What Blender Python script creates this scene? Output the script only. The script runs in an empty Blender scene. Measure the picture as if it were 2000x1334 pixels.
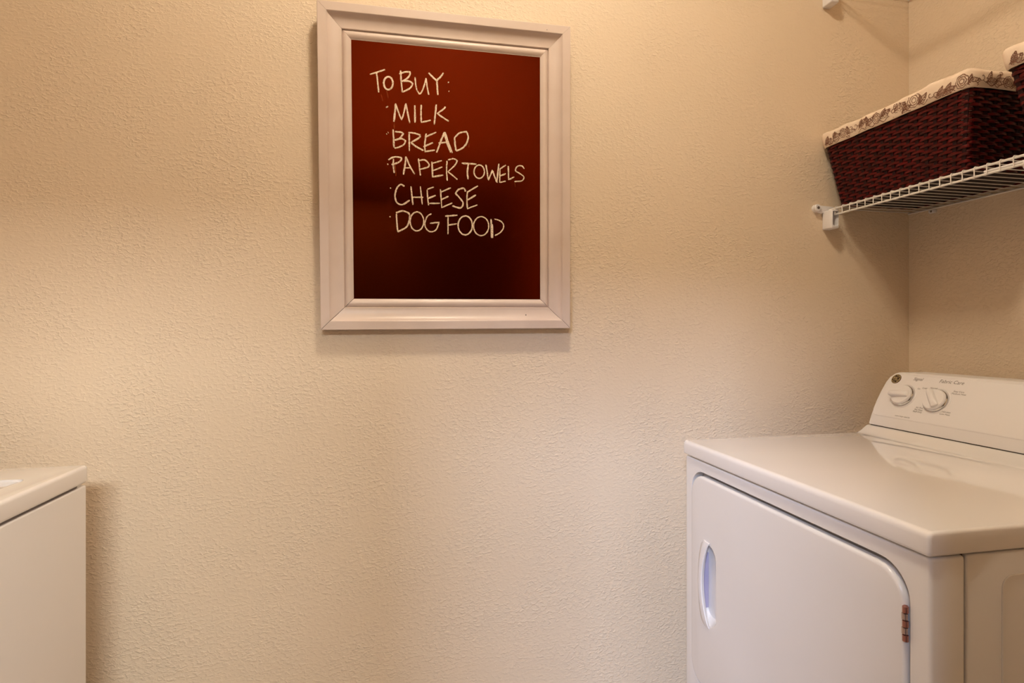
import bpy, bmesh, math, random
from mathutils import Vector, Matrix, Euler
from math import sin, cos, pi, radians

random.seed(7)
S = bpy.context.scene
C = S.collection

# ---------------------------------------------------------------- camera
cam_d = bpy.data.cameras.new('camera')
cam_d.sensor_width = 36.0
cam_d.lens = 1085 / 2000 * 36
cam_d.shift_y = -19 / 2000
cam_d.clip_start = 0.02
cam = bpy.data.objects.new('camera', cam_d)
C.objects.link(cam)
cam.location = (0, -1.5, 1.2)
cam.rotation_euler = (radians(90), 0, radians(-11.57))
S.camera = cam

# ---------------------------------------------------------------- world, daylight, exposure
W = bpy.data.worlds.new('world')
S.world = W
W.use_nodes = True
W.node_tree.nodes['Background'].inputs[0].default_value = (0.80, 0.78, 0.95, 1)
W.node_tree.nodes['Background'].inputs[1].default_value = 0.05

day = bpy.data.lights.new('daylight', 'AREA')
day.shape = 'RECTANGLE'
day.size, day.size_y = 0.9, 0.9
day.color = (0.64, 0.755, 1.0)
day.energy = 334
day_o = bpy.data.objects.new('daylight', day)
C.objects.link(day_o)
day_o.location = (-2.3, -5.0, 3.6)
day_o.rotation_euler = (Vector((0.55, -0.3, 0.7)) - Vector(day_o.location)).to_track_quat('-Z', 'Y').to_euler()

hall = bpy.data.lights.new('hall_fill', 'AREA')     # unseen fill added beyond the doorway to even out the back wall
hall.shape = 'RECTANGLE'
hall.size, hall.size_y = 1.7, 0.5
hall.color = (0.98, 1.0, 0.97)
hall.energy = 115
hall_o = bpy.data.objects.new('hall_fill', hall)
C.objects.link(hall_o)
hall_o.location = (0.12, -4.2, 2.95)
hall_o.rotation_euler = (Vector((-0.3, 0.0, 1.0)) - Vector(hall_o.location)).to_track_quat('-Z', 'Y').to_euler()

LAMP_POWER = 166.0
LAMP_POS = (0.22, -0.86, 2.80)

S.view_settings.view_transform = 'Standard'
S.view_settings.look = 'None'
S.view_settings.gamma = 1
S.view_settings.use_curve_mapping = False
S.view_settings.exposure = 0.0

# ---------------------------------------------------------------- materials
def newmat(name, col, rough=0.5, **kw):
    m = bpy.data.materials.new(name)
    m.use_nodes = True
    b = m.node_tree.nodes['Principled BSDF']
    b.inputs['Base Color'].default_value = (*col, 1)
    b.inputs['Roughness'].default_value = rough
    for k, v in kw.items():
        b.inputs[k.replace('_', ' ')].default_value = v
    return m

def N(m, t, **kw):
    n = m.node_tree.nodes.new(t)
    for k, v in kw.items():
        setattr(n, k, v)
    return n

def L(m, a, b):
    m.node_tree.links.new(a, b)

def bsdf(m):
    return m.node_tree.nodes['Principled BSDF']

def add_bump(m, scale, strength, dist, detail=3, stretch=(1, 1, 1), rough=0.5):
    tc = N(m, 'ShaderNodeTexCoord')
    mp = N(m, 'ShaderNodeMapping')
    mp.inputs['Scale'].default_value = stretch
    nz = N(m, 'ShaderNodeTexNoise')
    nz.inputs['Scale'].default_value = scale
    nz.inputs['Detail'].default_value = detail
    nz.inputs['Roughness'].default_value = rough
    bp = N(m, 'ShaderNodeBump')
    bp.inputs['Strength'].default_value = strength
    bp.inputs['Distance'].default_value = dist
    L(m, tc.outputs['Object'], mp.inputs[0])
    L(m, mp.outputs[0], nz.inputs['Vector'])
    L(m, nz.outputs[0], bp.inputs['Height'])
    L(m, bp.outputs[0], bsdf(m).inputs['Normal'])
    return nz, mp, bp

def vary(m, c0, c1, scale, lo=0.35, hi=0.65, stretch=(1, 1, 1), detail=3):
    tc = N(m, 'ShaderNodeTexCoord')
    mp = N(m, 'ShaderNodeMapping')
    mp.inputs['Scale'].default_value = stretch
    nz = N(m, 'ShaderNodeTexNoise')
    nz.inputs['Scale'].default_value = scale
    nz.inputs['Detail'].default_value = detail
    cr = N(m, 'ShaderNodeValToRGB')
    cr.color_ramp.elements[0].position = lo
    cr.color_ramp.elements[1].position = hi
    cr.color_ramp.elements[0].color = (*c0, 1)
    cr.color_ramp.elements[1].color = (*c1, 1)
    L(m, tc.outputs['Object'], mp.inputs[0])
    L(m, mp.outputs[0], nz.inputs['Vector'])
    L(m, nz.outputs[0], cr.inputs[0])
    L(m, cr.outputs[0], bsdf(m).inputs['Base Color'])
    return cr

# textured drywall: splatter (knock-down) relief under beige paint
M_WALL = newmat('wall_paint', (0.70, 0.56, 0.40), 0.62)
vary(M_WALL, (0.765, 0.62, 0.465), (0.795, 0.65, 0.495), 3.0)
tc = N(M_WALL, 'ShaderNodeTexCoord')
mp = N(M_WALL, 'ShaderNodeMapping'); mp.inputs['Scale'].default_value = (1.0, 1.0, 1.6)
mp.inputs['Rotation'].default_value = (0, radians(18), 0)
n1 = N(M_WALL, 'ShaderNodeTexNoise'); n1.inputs['Scale'].default_value = 95; n1.inputs['Detail'].default_value = 2.5
n1.inputs['Distortion'].default_value = 0.6
n2 = N(M_WALL, 'ShaderNodeTexNoise'); n2.inputs['Scale'].default_value = 6; n2.inputs['Detail'].default_value = 2
r1 = N(M_WALL, 'ShaderNodeMapRange'); r1.inputs['From Min'].default_value = 0.46; r1.inputs['From Max'].default_value = 0.70
r2 = N(M_WALL, 'ShaderNodeMapRange'); r2.inputs['From Min'].default_value = 0.35; r2.inputs['From Max'].default_value = 0.65
r2.inputs['To Min'].default_value = 0.35
mu = N(M_WALL, 'ShaderNodeMath', operation='MULTIPLY')
bp = N(M_WALL, 'ShaderNodeBump'); bp.inputs['Strength'].default_value = 0.62; bp.inputs['Distance'].default_value = 0.0022
L(M_WALL, tc.outputs['Object'], mp.inputs[0]); L(M_WALL, mp.outputs[0], n1.inputs['Vector'])
L(M_WALL, tc.outputs['Object'], n2.inputs['Vector'])
L(M_WALL, n1.outputs[0], r1.inputs[0]); L(M_WALL, n2.outputs[0], r2.inputs[0])
L(M_WALL, r1.outputs[0], mu.inputs[0]); L(M_WALL, r2.outputs[0], mu.inputs[1])
L(M_WALL, mu.outputs[0], bp.inputs['Height']); L(M_WALL, bp.outputs[0], bsdf(M_WALL).inputs['Normal'])

M_CEIL = newmat('ceiling_paint', (0.88, 0.85, 0.79), 0.8)
add_bump(M_CEIL, 80, 0.3, 0.002)
M_FLOOR = newmat('floor_vinyl', (0.42, 0.31, 0.21), 0.45)
vary(M_FLOOR, (0.36, 0.26, 0.17), (0.50, 0.38, 0.27), 5, stretch=(1, 8, 1))
M_ENAMEL = newmat('white_enamel', (0.81, 0.775, 0.765), 0.16, Coat_Weight=0.35, Coat_Roughness=0.05)
add_bump(M_ENAMEL, 260, 0.02, 0.0004, 2)
M_TOP = newmat('white_enamel_top', (0.86, 0.825, 0.82), 0.10, Coat_Weight=1.0, Coat_Roughness=0.02)
M_PLASTIC = newmat('white_plastic', (0.83, 0.795, 0.80), 0.28)
M_POCKET_CAST = newmat('pocket_light_cast', (0.40, 0.36, 0.50), 0.4)  # lavender cast of the daylight, painted into the pocket wall's colour
M_ADDED_DOOR = newmat('added_door_wood', (0.030, 0.014, 0.008), 0.45)  # dark wood of the added door behind the camera
vary(M_ADDED_DOOR, (0.022, 0.010, 0.006), (0.042, 0.020, 0.011), 6, stretch=(14, 14, 1))
M_SEAM = newmat('dark_seam', (0.06, 0.035, 0.025), 0.8)
M_INK = newmat('printed_ink', (0.16, 0.13, 0.13), 0.6)
M_CHROME = newmat('chrome', (0.75, 0.74, 0.74), 0.12, Metallic=1.0)
M_COPPER = newmat('hinge_metal', (0.42, 0.19, 0.15), 0.38, Metallic=0.85)
M_COPPER2 = newmat('hinge_pin_metal', (0.55, 0.42, 0.38), 0.35, Metallic=0.9)
M_EMB = newmat('emblem_dark', (0.055, 0.028, 0.018), 0.3, Metallic=0.4)
M_GOLD = newmat('emblem_gold', (0.62, 0.50, 0.27), 0.35, Metallic=0.7)
M_FRAME = newmat('frame_paint', (0.68, 0.55, 0.48), 0.36)
vary(M_FRAME, (0.655, 0.525, 0.455), (0.70, 0.57, 0.505), 9, stretch=(1, 1, 1))
add_bump(M_FRAME, 140, 0.06, 0.0008, 2)
M_WIRE = newmat('wire_coating', (0.80, 0.75, 0.71), 0.32)
M_SCREW = newmat('screw_steel', (0.25, 0.20, 0.18), 0.4, Metallic=0.7)
M_WICK = newmat('dark_wicker', (0.045, 0.006, 0.006), 0.42, Coat_Weight=0.05, Coat_Roughness=0.3)
bsdf(M_WICK).inputs['Specular IOR Level'].default_value = 0.35
bsdf(M_WICK).inputs['Specular Tint'].default_value = (1.0, 0.42, 0.35, 1)
vary(M_WICK, (0.022, 0.001, 0.0015), (0.095, 0.004, 0.005), 38, stretch=(1, 1, 3))
add_bump(M_WICK, 420, 0.35, 0.0008, 3, stretch=(0.12, 0.12, 1))
M_STAKE = newmat('wicker_stake', (0.020, 0.005, 0.006), 0.55)
bsdf(M_STAKE).inputs['Specular IOR Level'].default_value = 0.15
M_SHELL = newmat('basket_inner', (0.012, 0.004, 0.004), 0.8)
M_DOME = bpy.data.materials.new('lamp_glass')
M_DOME.use_nodes = True
nt = M_DOME.node_tree
for n in list(nt.nodes):
    nt.nodes.remove(n)
em = nt.nodes.new('ShaderNodeEmission'); ou = nt.nodes.new('ShaderNodeOutputMaterial')
em.inputs[0].default_value = (1.0, 0.86, 0.65, 1)
em.inputs[1].default_value = LAMP_POWER
nt.links.new(em.outputs[0], ou.inputs[0])

# chalkboard: dark red-brown satin paint, half-wiped chalk dust
M_BOARD = newmat('chalkboard_paint', (0.003, 0.0001, 0.0001), 0.22)
bsdf(M_BOARD).inputs['IOR'].default_value = 1.9
bsdf(M_BOARD).inputs['Specular Tint'].default_value = (1.0, 0.10, 0.004, 1)
bsdf(M_BOARD).inputs['Specular IOR Level'].default_value = 0.62
tc = N(M_BOARD, 'ShaderNodeTexCoord')
mp = N(M_BOARD, 'ShaderNodeMapping'); mp.inputs['Scale'].default_value = (1, 1, 1)
nz = N(M_BOARD, 'ShaderNodeTexNoise'); nz.inputs['Scale'].default_value = 11; nz.inputs['Detail'].default_value = 6
nz.inputs['Distortion'].default_value = 1.2
cr = N(M_BOARD, 'ShaderNodeValToRGB')
cr.color_ramp.elements[0].position = 0.62; cr.color_ramp.elements[0].color = (0.003, 0.0001, 0.0001, 1)
cr.color_ramp.elements[1].position = 0.95; cr.color_ramp.elements[1].color = (0.05, 0.010, 0.003, 1)
L(M_BOARD, tc.outputs['Object'], mp.inputs[0]); L(M_BOARD, mp.outputs[0], nz.inputs['Vector'])
L(M_BOARD, nz.outputs[0], cr.inputs[0]); L(M_BOARD, cr.outputs[0], bsdf(M_BOARD).inputs['Base Color'])

M_CHALK = newmat('chalk', (0.80, 0.66, 0.52), 0.9)
vary(M_CHALK, (0.40, 0.24, 0.13), (0.86, 0.71, 0.55), 330, 0.30, 0.52, detail=4)
M_SMEAR = newmat('chalk_smear', (0.09, 0.03, 0.012), 0.9)
bsdf(M_SMEAR).inputs['Roughness'].default_value = 0.4
bsdf(M_SMEAR).inputs['IOR'].default_value = 1.9
bsdf(M_SMEAR).inputs['Specular IOR Level'].default_value = 0.7
bsdf(M_SMEAR).inputs['Specular Tint'].default_value = (1.0, 0.10, 0.004, 1)
vary(M_SMEAR, (0.05, 0.012, 0.004), (0.13, 0.04, 0.012), 60, 0.38, 0.72, detail=4)

# toile liner: cream cloth with brown line print
M_CLOTH = newmat('toile_cloth', (0.72, 0.55, 0.42), 0.85)
vary(M_CLOTH, (0.80, 0.63, 0.49), (0.85, 0.69, 0.55), 40)
add_bump(M_CLOTH, 900, 0.15, 0.0004, 2)
M_PRINT = newmat('toile_print', (0.19, 0.08, 0.045), 0.85)

# ---------------------------------------------------------------- mesh helpers (world coordinates in, origin-relative out)
def root(name, loc, label, cat, group=None):
    o = bpy.data.objects.new(name, None)
    o.empty_display_size = 0.05
    C.objects.link(o)
    o.location = loc
    o['label'] = label; o['category'] = cat
    if group: o['group'] = group
    o['_org'] = loc
    return o

def org(o):
    return Vector(o['_org']) if o is not None and '_org' in o else Vector((0, 0, 0))

def link(name, me, mat, parent=None, label=None, smooth=35):
    me.materials.clear(); me.materials.append(mat)
    if smooth:
        me.shade_smooth()
        me.set_sharp_from_angle(angle=radians(smooth))
    o = bpy.data.objects.new(name, me)
    C.objects.link(o)
    if parent is not None:
        o.parent = parent
        o['_org'] = parent['_org'] if '_org' in parent else (0, 0, 0)
    if label: o['label'] = label
    return o

def mesh_of(bm, parent):
    bmesh.ops.recalc_face_normals(bm, faces=bm.faces[:])
    t = org(parent)
    for v in bm.verts:
        v.co -= t
    me = bpy.data.meshes.new('mesh')
    bm.to_mesh(me); bm.free()
    return me

def bevel(bm, w, seg=3, ang=30):
    es = [e for e in bm.edges if len(e.link_faces) == 2 and e.calc_face_angle(0) > radians(ang)]
    if es and w > 0:
        bmesh.ops.bevel(bm, geom=es, offset=w, segments=seg, profile=0.5, affect='EDGES', clamp_overlap=True)

def bm_box(p0, p1, bw=0.0, seg=3):
    bm = bmesh.new()
    bmesh.ops.create_cube(bm, size=1)
    for v in bm.verts:
        v.co = Vector([(a + b) / 2 + c * abs(b - a) for a, b, c in zip(p0, p1, v.co)])
    bevel(bm, bw, seg)
    return bm

def bm_prism(pts, ext, bw=0.0, seg=3, ang=30):
    """pts: closed outline (3D, planar); ext: extrusion vector."""
    bm = bmesh.new()
    a = [bm.verts.new(p) for p in pts]
    b = [bm.verts.new(Vector(p) + Vector(ext)) for p in pts]
    n = len(pts)
    bm.faces.new(a); bm.faces.new(b[::-1])
    for i in range(n):
        bm.faces.new((a[i], b[i], b[(i + 1) % n], a[(i + 1) % n]))
    bmesh.ops.recalc_face_normals(bm, faces=bm.faces[:])
    bevel(bm, bw, seg, ang)
    return bm

def bm_join(*bms):
    out = bmesh.new()
    for b in bms:
        me = bpy.data.meshes.new('tmp'); b.to_mesh(me); b.free()
        out.from_mesh(me); bpy.data.meshes.remove(me)
    return out

def bm_tube(pts, r, seg=8, cap=True):
    bm = bmesh.new()
    pts = [Vector(p) for p in pts]
    rings = []
    up = None
    for i, p in enumerate(pts):
        t = (pts[min(i + 1, len(pts) - 1)] - pts[max(i - 1, 0)]).normalized()
        if up is None:
            up = t.orthogonal().normalized()
        up = (up - t * up.dot(t)).normalized()
        s = t.cross(up)
        rr = r[i] if isinstance(r, (list, tuple)) else r
        rings.append([bm.verts.new(p + (up * cos(2 * pi * k / seg) + s * sin(2 * pi * k / seg)) * rr) for k in range(seg)])
    for a, b in zip(rings, rings[1:]):
        for k in range(seg):
            bm.faces.new((a[k], a[(k + 1) % seg], b[(k + 1) % seg], b[k]))
    if cap:
        bm.faces.new(rings[0][::-1]); bm.faces.new(rings[-1])
    return bm

def bm_lathe(prof, o, ax, seg=40):
    """prof: (radius, height) along axis ax from o."""
    ax = Vector(ax).normalized(); u = ax.orthogonal().normalized(); w = ax.cross(u); o = Vector(o)
    bm = bmesh.new(); rings = []
    for r, h in prof:
        rings.append([bm.verts.new(o + ax * h + (u * cos(2 * pi * k / seg) + w * sin(2 * pi * k / seg)) * max(r, 1e-5)) for k in range(seg)])
    for a, b in zip(rings, rings[1:]):
        for k in range(seg):
            bm.faces.new((a[k], a[(k + 1) % seg], b[(k + 1) % seg], b[k]))
    bm.faces.new(rings[0][::-1]); bm.faces.new(rings[-1])
    return bm

def rrect(x0, x1, y0, y1, r, n=8):
    if not isinstance(r, (tuple, list)): r = (r,) * 4
    out = []
    for (cx, cy, a, rr) in ((x1 - r[0], y1 - r[0], 0, r[0]), (x0 + r[1], y1 - r[1], 90, r[1]),
                            (x0 + r[2], y0 + r[2], 180, r[2]), (x1 - r[3], y0 + r[3], 270, r[3])):
        for i in range(n + 1):
            t = radians(a + 90 * i / n)
            out.append((cx + rr * cos(t), cy + rr * sin(t)))
    return out

def obj(name, bm, mat, parent=None, label=None, smooth=35):
    return link(name, mesh_of(bm, parent), mat, parent, label, smooth)

def cut(o, bms, parent):
    """carve solids out of o, keep the result as plain mesh."""
    for bm in bms:
        tmp = bpy.data.objects.new('cutter', mesh_of(bm, parent)); C.objects.link(tmp)
        md = o.modifiers.new('cut', 'BOOLEAN'); md.operation = 'DIFFERENCE'; md.solver = 'EXACT'; md.object = tmp
        if o.parent is not None: tmp.parent = o.parent
        bpy.context.view_layer.update()
        dg = bpy.context.evaluated_depsgraph_get()
        me = bpy.data.meshes.new_from_object(o.evaluated_get(dg))
        o.modifiers.clear()
        mat = o.data.materials[0]
        o.data = me
        me.materials.clear(); me.materials.append(mat)
        for p in me.polygons: p.material_index = 0
        bpy.data.objects.remove(tmp)
    o.data.shade_smooth(); o.data.set_sharp_from_angle(angle=radians(30))

def structure(o):
    o['kind'] = 'structure'
    return o

# ---------------------------------------------------------------- the room
XR, XL, YF, ZC = 1.615, -1.52, -1.75, 2.92
structure(obj('wall_back', bm_box((XL - 0.1, 0, -0.1), (XR + 0.1, 0.1, ZC + 0.1)), M_WALL))['label'] = 'beige textured wall behind the chalkboard'
structure(obj('wall_right', bm_box((XR, YF - 0.1, -0.1), (XR + 0.1, 0, ZC + 0.1)), M_WALL))['label'] = 'beige textured wall behind the dryer and wire shelves'
structure(obj('wall_left', bm_box((XL - 0.1, YF - 0.1, -0.1), (XL, 0, ZC + 0.1)), M_WALL))['label'] = 'beige textured wall behind the washer'
DX0, DX1, DZ = -0.70, 0.0, 2.04
structure(obj('wall_front', bm_join(
    bm_box((XL, YF - 0.1, -0.1), (DX0, YF, ZC + 0.1)),
    bm_box((DX1, YF - 0.1, -0.1), (XR, YF, ZC + 0.1)),
    bm_box((DX0, YF - 0.1, DZ), (DX1, YF, ZC + 0.1))), M_WALL))['label'] = 'beige wall with the doorway'
structure(obj('floor', bm_box((XL, YF, -0.1), (XR, 0, 0.0)), M_FLOOR))['label'] = 'brown vinyl floor of the laundry room'
structure(obj('ceiling', bm_box((XL, YF, ZC), (XR, 0, ZC + 0.1)), M_CEIL))['label'] = 'pale ceiling of the laundry room'

# unseen dark door, added to darken what the chalkboard reflects
dr = structure(root('added_door', (DX1 + 0.02, YF + 0.03, 0.0), 'unseen dark wooden door added against the front wall to darken the chalkboard reflection', 'door'))
del dr['category']
obj('added_door_leaf', bm_box((DX1 + 0.02, YF + 0.012, 0.01), (DX1 + 0.72, YF + 0.047, 2.03), 0.003, 2), M_ADDED_DOOR, dr)
for z0, z1 in ((0.22, 0.92), (1.08, 1.88)):
    obj('added_door_panel', bm_box((DX1 + 0.13, YF + 0.040, z0), (DX1 + 0.61, YF + 0.053, z1), 0.005, 2), M_ADDED_DOOR, dr)
obj('added_door_knob', bm_lathe([(0.002, 0), (0.026, 0), (0.026, 0.005), (0.010, 0.008), (0.010, 0.03), (0.024, 0.038), (0.026, 0.05), (0.018, 0.06), (0.002, 0.062)],
    (DX1 + 0.66, YF + 0.046, 0.98), (0, 1, 0), 24), M_CHROME, dr)

# flush ceiling lamp that lights the room
lamp = root('ceiling_lamp', (LAMP_POS[0], LAMP_POS[1], ZC), 'round flush ceiling lamp with frosted glass dome', 'lamp')
obj('lamp_base', bm_lathe([(0.02, 0), (0.125, 0), (0.125, -0.018), (0.112, -0.024), (0.02, -0.024)], (LAMP_POS[0], LAMP_POS[1], ZC), (0, 0, 1)), M_PLASTIC, lamp)
obj('lamp_dome', bm_lathe([(0.108, -0.024)] + [(0.108 * cos(t * pi / 18), -0.024 - 0.07 * sin(t * pi / 18)) for t in range(1, 9)] + [(0.002, -0.094)],
    (LAMP_POS[0], LAMP_POS[1], ZC), (0, 0, 1)), M_DOME, lamp)
CHALK = {  # strokes of each written line, in millimetres on the board
    'to_buy': [
        [(-202.4, 655.1), (-164.4, 670.4)],
        [(-186.3, 662.5), (-183.4, 639.8), (-180.8, 611.1)],
        [(-160.1, 651.6), (-156.1, 652.9), (-152.1, 652.2), (-148.6, 649.4), (-146.1, 645), (-144.9, 639.5), (-145.2, 633.6), (-146.9, 628.1), (-149.8, 623.6), (-153.5, 620.8), (-157.6, 620), (-161.5, 621.3), (-164.8, 624.5), (-166.9, 629.3), (-167.8, 634.9), (-167.2, 640.8), (-165.2, 646.1), (-162, 650.2), (-158.2, 652.5)],
        [(-124.9, 671.8), (-123.6, 644.7), (-121.2, 615.8)],
        [(-128.5, 662.5), (-114, 668.6), (-100.7, 670.2), (-102.7, 659.8), (-113, 649.2), (-123.9, 642.8)],
        [(-120.2, 644.5), (-103.3, 645.9), (-94.1, 641), (-99.8, 629.6), (-110.8, 621.9), (-120.5, 617)],
        [(-88.2, 657.4), (-86.4, 638), (-83.5, 624.8), (-78, 615.4), (-73.1, 618.3), (-65.6, 634.8), (-59.8, 657.3)],
        [(-59.8, 657.3), (-57, 635.5), (-53, 614.9)],
        [(-53.1, 671.3), (-42.1, 661.2), (-31, 651.8)],
        [(-14.3, 674.6), (-23.6, 661.5), (-31, 651.8), (-29.3, 616)],
        [(-3, 651.6), (-0, 650.6)],
        [(-1.1, 628.3), (0.9, 627.7)],
    ],
    'milk': [
        [(-162.8, 573.8), (-157.3, 577.1)],
        [(-138.3, 586), (-140.2, 563.3), (-143.2, 538.8)],
        [(-138.3, 586), (-130.5, 561.5), (-123.4, 545), (-117.2, 564.9), (-112.2, 588)],
        [(-112.2, 588), (-107.6, 563.2), (-102.4, 537.9)],
        [(-89.2, 584.8), (-89, 540)],
        [(-72.5, 587.2), (-73.4, 565.6), (-72.8, 541.8), (-48.2, 548.9)],
        [(-33.4, 591.1), (-36.5, 563.2), (-39.1, 538.4)],
        [(-10.3, 587.3), (-12.8, 582.2), (-30.8, 567.8), (-16.7, 558.4), (-1.1, 549.6)],
    ],
    'bread': [
        [(-162.7, 505.9), (-160.8, 507)],
        [(-158.3, 509.6), (-157.1, 510.4)],
        [(-145.3, 519.2), (-144.3, 494.9), (-143.3, 473)],
        [(-140.6, 513.4), (-126.1, 513.1), (-118.9, 509.9), (-128.6, 497.1), (-141.9, 491.4)],
        [(-140.7, 491.5), (-123.8, 496.2), (-113.7, 491.9), (-117.9, 481.9), (-128.8, 475.1), (-142.1, 470.7)],
        [(-104.3, 512), (-104.1, 465.5)],
        [(-106.7, 513.1), (-92.1, 512.8), (-76.3, 508.9), (-78.8, 501.4), (-99.6, 487.8), (-87.5, 478.7), (-67.9, 468.8)],
        [(-60.3, 513.6), (-64.1, 485), (-63.5, 466.6), (-37.8, 471.8)],
        [(-61.6, 504.9), (-34.3, 518.9)],
        [(-67.9, 478.7), (-43.1, 491.2)],
        [(-11.9, 520.4), (-20.8, 500), (-33.4, 465.8)],
        [(-10.7, 520.4), (-3.3, 496.1), (7.8, 466.9)],
        [(-13.7, 519), (-7.1, 495.9), (3.5, 467.9)],
        [(-28.3, 490.9), (-0.8, 495)],
        [(14.3, 507.1), (15.4, 489.7), (17.8, 473.7)],
        [(13, 505.8), (26.9, 520.3), (45.9, 525.3), (50.4, 511.8), (45.7, 494), (34.3, 480.9), (17.8, 472.9)],
    ],
    'paper_towels': [
        [(-160.5, 428), (-158.1, 429.3)],
        [(-144.7, 443), (-145.6, 425.8), (-143.3, 406.4)],
        [(-158, 439.8), (-143.5, 447.9), (-126.6, 447.6), (-125.4, 441.6), (-134, 433.8), (-149.7, 428.1)],
        [(-113.2, 450.8), (-115.8, 427.4), (-119.7, 403.9)],
        [(-113.2, 450.8), (-102.5, 425.6), (-90.9, 406.5)],
        [(-117.1, 421.2), (-98.9, 422.6)],
        [(-80.8, 447.7), (-78.1, 424.4), (-76.2, 403.5)],
        [(-80.4, 441.5), (-65.6, 444.8), (-54.6, 435.5), (-55.9, 426.8), (-76.9, 419.5)],
        [(-45.9, 440.9), (-44.2, 401.4), (-16.3, 407.7)],
        [(-43.5, 437.3), (-19.8, 445.3)],
        [(-43.6, 417.5), (-18.7, 428.7)],
        [(-6.1, 445.5), (-7.5, 420.5), (-5.9, 393.2)],
        [(-3.6, 448.1), (11.5, 451.9), (21, 446.9), (13.9, 434.1), (-3.8, 417), (8.7, 407.6), (21.2, 397.5)],
        [(32.8, 441.3), (72.2, 440.9)],
        [(50.5, 439.7), (47.9, 418.3), (49.9, 399.6)],
        [(75, 437.4), (80, 438.8), (84.9, 437.8), (89.2, 434.8), (92.3, 430), (93.8, 424), (93.5, 417.7), (91.5, 411.9), (87.9, 407.2), (83.4, 404.3), (78.3, 403.5), (73.5, 405), (69.5, 408.5), (66.8, 413.7), (65.7, 419.7), (66.5, 426), (68.9, 431.6), (72.7, 435.9), (77.4, 438.4)],
        [(97.8, 440.9), (101.6, 418.4), (104.1, 399.6), (115.8, 426.7), (120.9, 411.8), (127.4, 394.3), (133.2, 445.3)],
        [(136.6, 432.8), (135.2, 394.7), (152.1, 399.3)],
        [(136.6, 431.5), (152.2, 442.5)],
        [(136.5, 412.5), (152.2, 419.6)],
        [(159.3, 440.3), (160, 403.4), (175.7, 411.8)],
        [(203.4, 434.9), (196.8, 442.3), (183.7, 440.3), (179.7, 428.6), (191.5, 421.5), (202.1, 413.1), (196.8, 402.6), (175.7, 399.1)],
    ],
    'cheese': [
        [(-154.2, 366.8), (-151.8, 367.9)],
        [(-117.5, 373.3), (-127.1, 377.8), (-136.9, 367.6), (-141.9, 347.8), (-137.2, 330.8), (-122.7, 325.9), (-104.3, 338.2)],
        [(-100.9, 374.1), (-95.9, 326.2)],
        [(-76.4, 375.1), (-71.8, 328.3)],
        [(-98.2, 345.8), (-69.2, 347)],
        [(-58.8, 367.3), (-57.7, 346.2), (-55.3, 326.5)],
        [(-57.5, 368.5), (-41.4, 374.7)],
        [(-57.7, 343.8), (-36.6, 353.3)],
        [(-55.3, 331.4), (-25.5, 333.1)],
        [(-24, 370), (-20.6, 321.6), (7.1, 335.1)],
        [(-22.8, 362.6), (3.5, 374.9)],
        [(-21.7, 342.7), (-2.9, 352.2)],
        [(42.6, 366.6), (37.6, 375.2), (23.6, 370.8), (16, 360.5), (28.6, 347.2), (36.1, 334.9), (28.4, 322.6), (7, 327.6)],
        [(47.7, 368.1), (46.3, 342.9), (47.5, 321.5), (74.3, 332.6)],
        [(47.7, 365.6), (75.8, 383.1)],
        [(47.6, 344.2), (70.6, 359)],
    ],
    'dog_food': [
        [(-156.1, 292.6), (-153.4, 294.1)],
        [(-138.6, 301.3), (-137.6, 279.2), (-135.4, 254.7)],
        [(-139.8, 303.7), (-122.8, 309.2), (-105.8, 302.4), (-106, 285.1), (-113.4, 267.6), (-135.4, 254.7)],
        [(-91.8, 306.3), (-85.6, 308), (-79.4, 306.6), (-74, 302.2), (-70.2, 295.3), (-68.3, 287), (-68.7, 278.1), (-71.3, 269.9), (-75.7, 263.4), (-81.5, 259.5), (-87.8, 258.6), (-93.8, 260.8), (-98.9, 265.9), (-102.2, 273.2), (-103.5, 281.8), (-102.6, 290.5), (-99.5, 298.4), (-94.7, 304.3), (-88.8, 307.6)],
        [(-48, 304.4), (-59.2, 296.6), (-65.5, 276.5), (-59.4, 261.8), (-47.1, 257.1), (-34.6, 265), (-28.3, 282.6), (-51.9, 279.4)],
        [(-4.4, 300.9), (-4.7, 252.1)],
        [(-11.9, 299.4), (20.8, 303)],
        [(-4.6, 275.9), (19.4, 280.4)],
        [(35, 300.2), (41.7, 301.9), (48.4, 300.5), (54.2, 296), (58.4, 289), (60.4, 280.5), (60, 271.5), (57.2, 263.2), (52.4, 256.6), (46.2, 252.5), (39.5, 251.6), (32.9, 253.9), (27.5, 259.1), (23.8, 266.5), (22.4, 275.2), (23.4, 284.1), (26.7, 292.1), (31.8, 298.1), (38.2, 301.4)],
        [(77.4, 299.6), (84.6, 301.4), (91.8, 299.9), (98.1, 295.4), (102.6, 288.4), (104.8, 279.8), (104.4, 270.8), (101.4, 262.4), (96.2, 255.7), (89.6, 251.7), (82.3, 250.7), (75.2, 253), (69.3, 258.2), (65.4, 265.7), (63.8, 274.4), (64.9, 283.4), (68.4, 291.4), (74, 297.5), (80.9, 300.9)],
        [(111.5, 295.9), (112.6, 245.1)],
        [(114.8, 282), (115.7, 245.1)],
        [(120.6, 296.2), (138.8, 290.4), (146, 277.9), (138.7, 262.3), (121.7, 251.7)],
    ],
}

# ---------------------------------------------------------------- framed chalkboard, hung leaning a little off the wall
LEAN, RHO, FW, FH = 0.0272, 0.0079, 0.6558, 0.8189
FO = Vector((0.1362, -0.004, 1.2077))
FN = Vector((0, -cos(LEAN), -sin(LEAN)))
_u = Vector((0, -sin(LEAN), cos(LEAN)))
FR = Vector((1, 0, 0)) * cos(RHO) + _u * sin(RHO)
FU = Vector((-1, 0, 0)) * sin(RHO) + _u * cos(RHO)

def B(a, b, h):
    return FO + FR * a + FU * b + FN * h

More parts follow.
